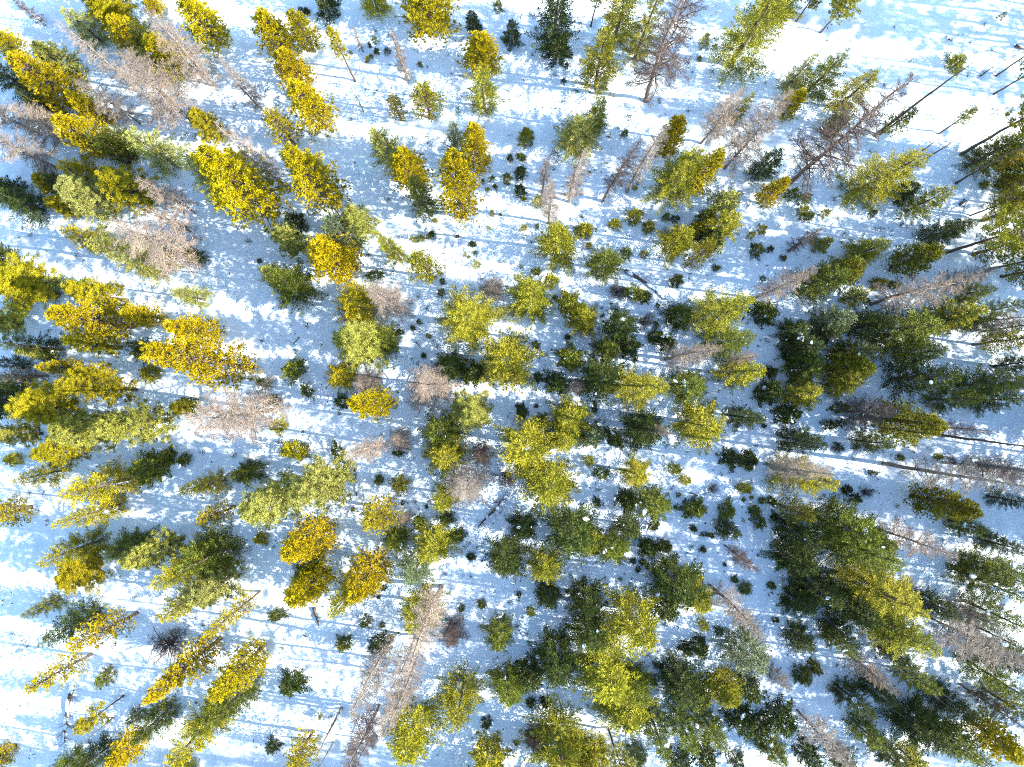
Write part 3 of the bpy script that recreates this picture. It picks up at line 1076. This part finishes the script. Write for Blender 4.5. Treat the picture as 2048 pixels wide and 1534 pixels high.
# twigs and needle litter lying on the snow: one mass
def litter():
    rr = random.Random(9); B = Blades()
    for c in range(520):
        x, y = rr.uniform(-40, 40), rr.uniform(-31, 31)
        for k in range(rr.randint(1, 7)):
            px, py = x + rr.gauss(0, .35), y + rr.gauss(0, .35); a = rr.uniform(0, 6.28); l = rr.uniform(.08, .38)
            B.add((px, py, gz(px, py) + .02), (math.cos(a) * l, math.sin(a) * l, rr.uniform(0, .5) * l), rr.uniform(.02, .07), rr.random())
    V, Q, T = B.arrays(np.random.RandomState(3), .6)
    return mesh_from("twig_litter", V, Q, np.zeros((0, 3)), [TWIG], T)
lt = link(bpy.data.objects.new("twig_litter", litter())); lt.color = (.10, .085, .04, 1)
lt['kind'] = 'stuff'; lt['label'] = 'broken twigs and needles strewn over the snow'

# seedlings too small and too many to count
def seedlings():
    rr = random.Random(31); B = Blades()
    for c in range(900):
        px = rr.gauss(1250, 420); py = rr.uniform(20, 1520)
        if rr.random() < .3: px = rr.uniform(0, 2048)
        x, y = at(px, py); n = rr.choice((1, 1, 2, 3))
        for q in range(n):
            cx, cy = x + rr.gauss(0, .3), y + rr.gauss(0, .3); z = gz(cx, cy); s_ = rr.uniform(.05, .2); tt = rr.uniform(.2, .8)
            for k in range(int(10 + 130 * s_)):
                a = rr.uniform(0, 6.28); e = rr.uniform(-.1, 1.2); l = s_ * rr.uniform(.4, 1)
                ox, oy = rr.gauss(0, s_ * .45), rr.gauss(0, s_ * .45)
                B.add((cx + ox, cy + oy, z + rr.uniform(0, s_ * .8)), (math.cos(a) * l * .7, math.sin(a) * l * .7, e * l * .6), .035, tt + rr.uniform(-.25, .25))
    V, Q, T = B.arrays(np.random.RandomState(4), .5)
    return mesh_from("seedling_undergrowth", V, Q, np.zeros((0, 3)), [NEEDLE], T)
sg = link(bpy.data.objects.new("seedling_undergrowth", seedlings())); sg.color = (.060, .068, .012, 1)
sg['kind'] = 'stuff'; sg['label'] = 'tiny dark green seedlings scattered over the snow'

# ------------------------------------------------------------------ labels: what each tree looks like and what it stands beside
def region(px, py):
    c = ('far left', 'left of centre', 'centre', 'right of centre', 'far right')[min(4, max(0, int(px / 409.6)))]
    r = ('top', 'upper', 'lower', 'bottom')[min(3, max(0, int(py / 383.5)))]
    return r + ' ' + c
def colour_of(t): return CNAME.get(t[2]) or DNAME[t[2]]
def desc(t): return colour_of(t) + ' ' + NOUN[t[1]]
def where(t, u):
    dx, dy = t[3] - u[3], t[4] - u[4]
    if abs(dx) > 2 * abs(dy): return 'just right of' if dx > 0 else 'just left of'
    if abs(dy) > 2 * abs(dx): return 'just below' if dy > 0 else 'just above'
    return ('lower' if dy > 0 else 'upper') + (' right of' if dx > 0 else ' left of')
SHORT = {'F': 'fir', 'Y': 'dense pine', 'Z': 'thin pine', 'P': 'tufted pine', 'T': 'bare-trunked pine', 'D': 'dead tree', 'S': 'snag', 'B': 'dead bush', 'K': 'sapling'}
def trim(s):
    w = s.split(); k = 0
    while len(s.replace(',', '').split()) > 16 and ' just ' in ' ' + s: s = s.replace('just ', '', 1)
    while len(s.split()) > 16 and ' of centre' in s: s = s.replace(', ', ', ').rsplit(' of centre', 1)[0]
    return s
def article(s): return ('an ' if s[0] in 'aeiou' else 'a ') + s
inside = [t for t in things if -60 <= t[3] <= 2100 and -60 <= t[4] <= 1600]
for t in things:
    if t not in inside:
        t[0]['label'] = 'forest tree standing beyond the edge of the clearing'
        t[0]['group'] = 'trees beyond the frame'
sets = {}
for t in inside: sets.setdefault((t[1], t[2], region(t[3], t[4])), []).append(t)
big = [t for t in inside if t[1] != 'K']
used_labels = set()
for (ty, co, rg), mem in sets.items():
    near = {}
    for i, t in enumerate(mem):
        cand = sorted((u for u in big if (u[1], u[2]) != (ty, co)), key=lambda u: (u[3] - t[3]) ** 2 + (u[4] - t[4]) ** 2)[:6]
        near[i] = [where(t, u) + ' ' + article((CNAME.get(u[2]) or DNAME[u[2]]) + ' ' + SHORT[u[1]]) for u in cand]
    n = len(mem)
    byx = sorted(range(n), key=lambda i: mem[i][3]); byy = sorted(range(n), key=lambda i: mem[i][4]); bys = sorted(range(n), key=lambda i: mem[i][5])
    for i, t in enumerate(mem):
        d_ = desc(t)
        if n == 1:
            lab = f"{d_} {near[i][0]}, {rg}"
        else:
            rank = ''
            if bys[-1] == i and mem[bys[-1]][5] > 1.25 * mem[bys[-2]][5]: rank = 'largest'
            elif bys[0] == i and mem[bys[0]][5] < .75 * mem[bys[1]][5]: rank = 'smallest'
            elif byy[0] == i: rank = 'topmost'
            elif byy[-1] == i: rank = 'lowest'
            elif byx[0] == i: rank = 'leftmost'
            elif byx[-1] == i: rank = 'rightmost'
            elif n > 4 and byy[1] == i: rank = 'second-highest'
            elif n > 5 and byy[-2] == i: rank = 'second-lowest'
            lab = f"{rank} {d_} {near[i][0]}, {rg}".strip()
            q = 1
            while lab in used_labels and q < len(near[i]):
                lab = f"{rank} {d_} {near[i][q]}, {rg}".strip(); q += 1
        used_labels.add(lab)
        t[0]['label'] = trim(lab)
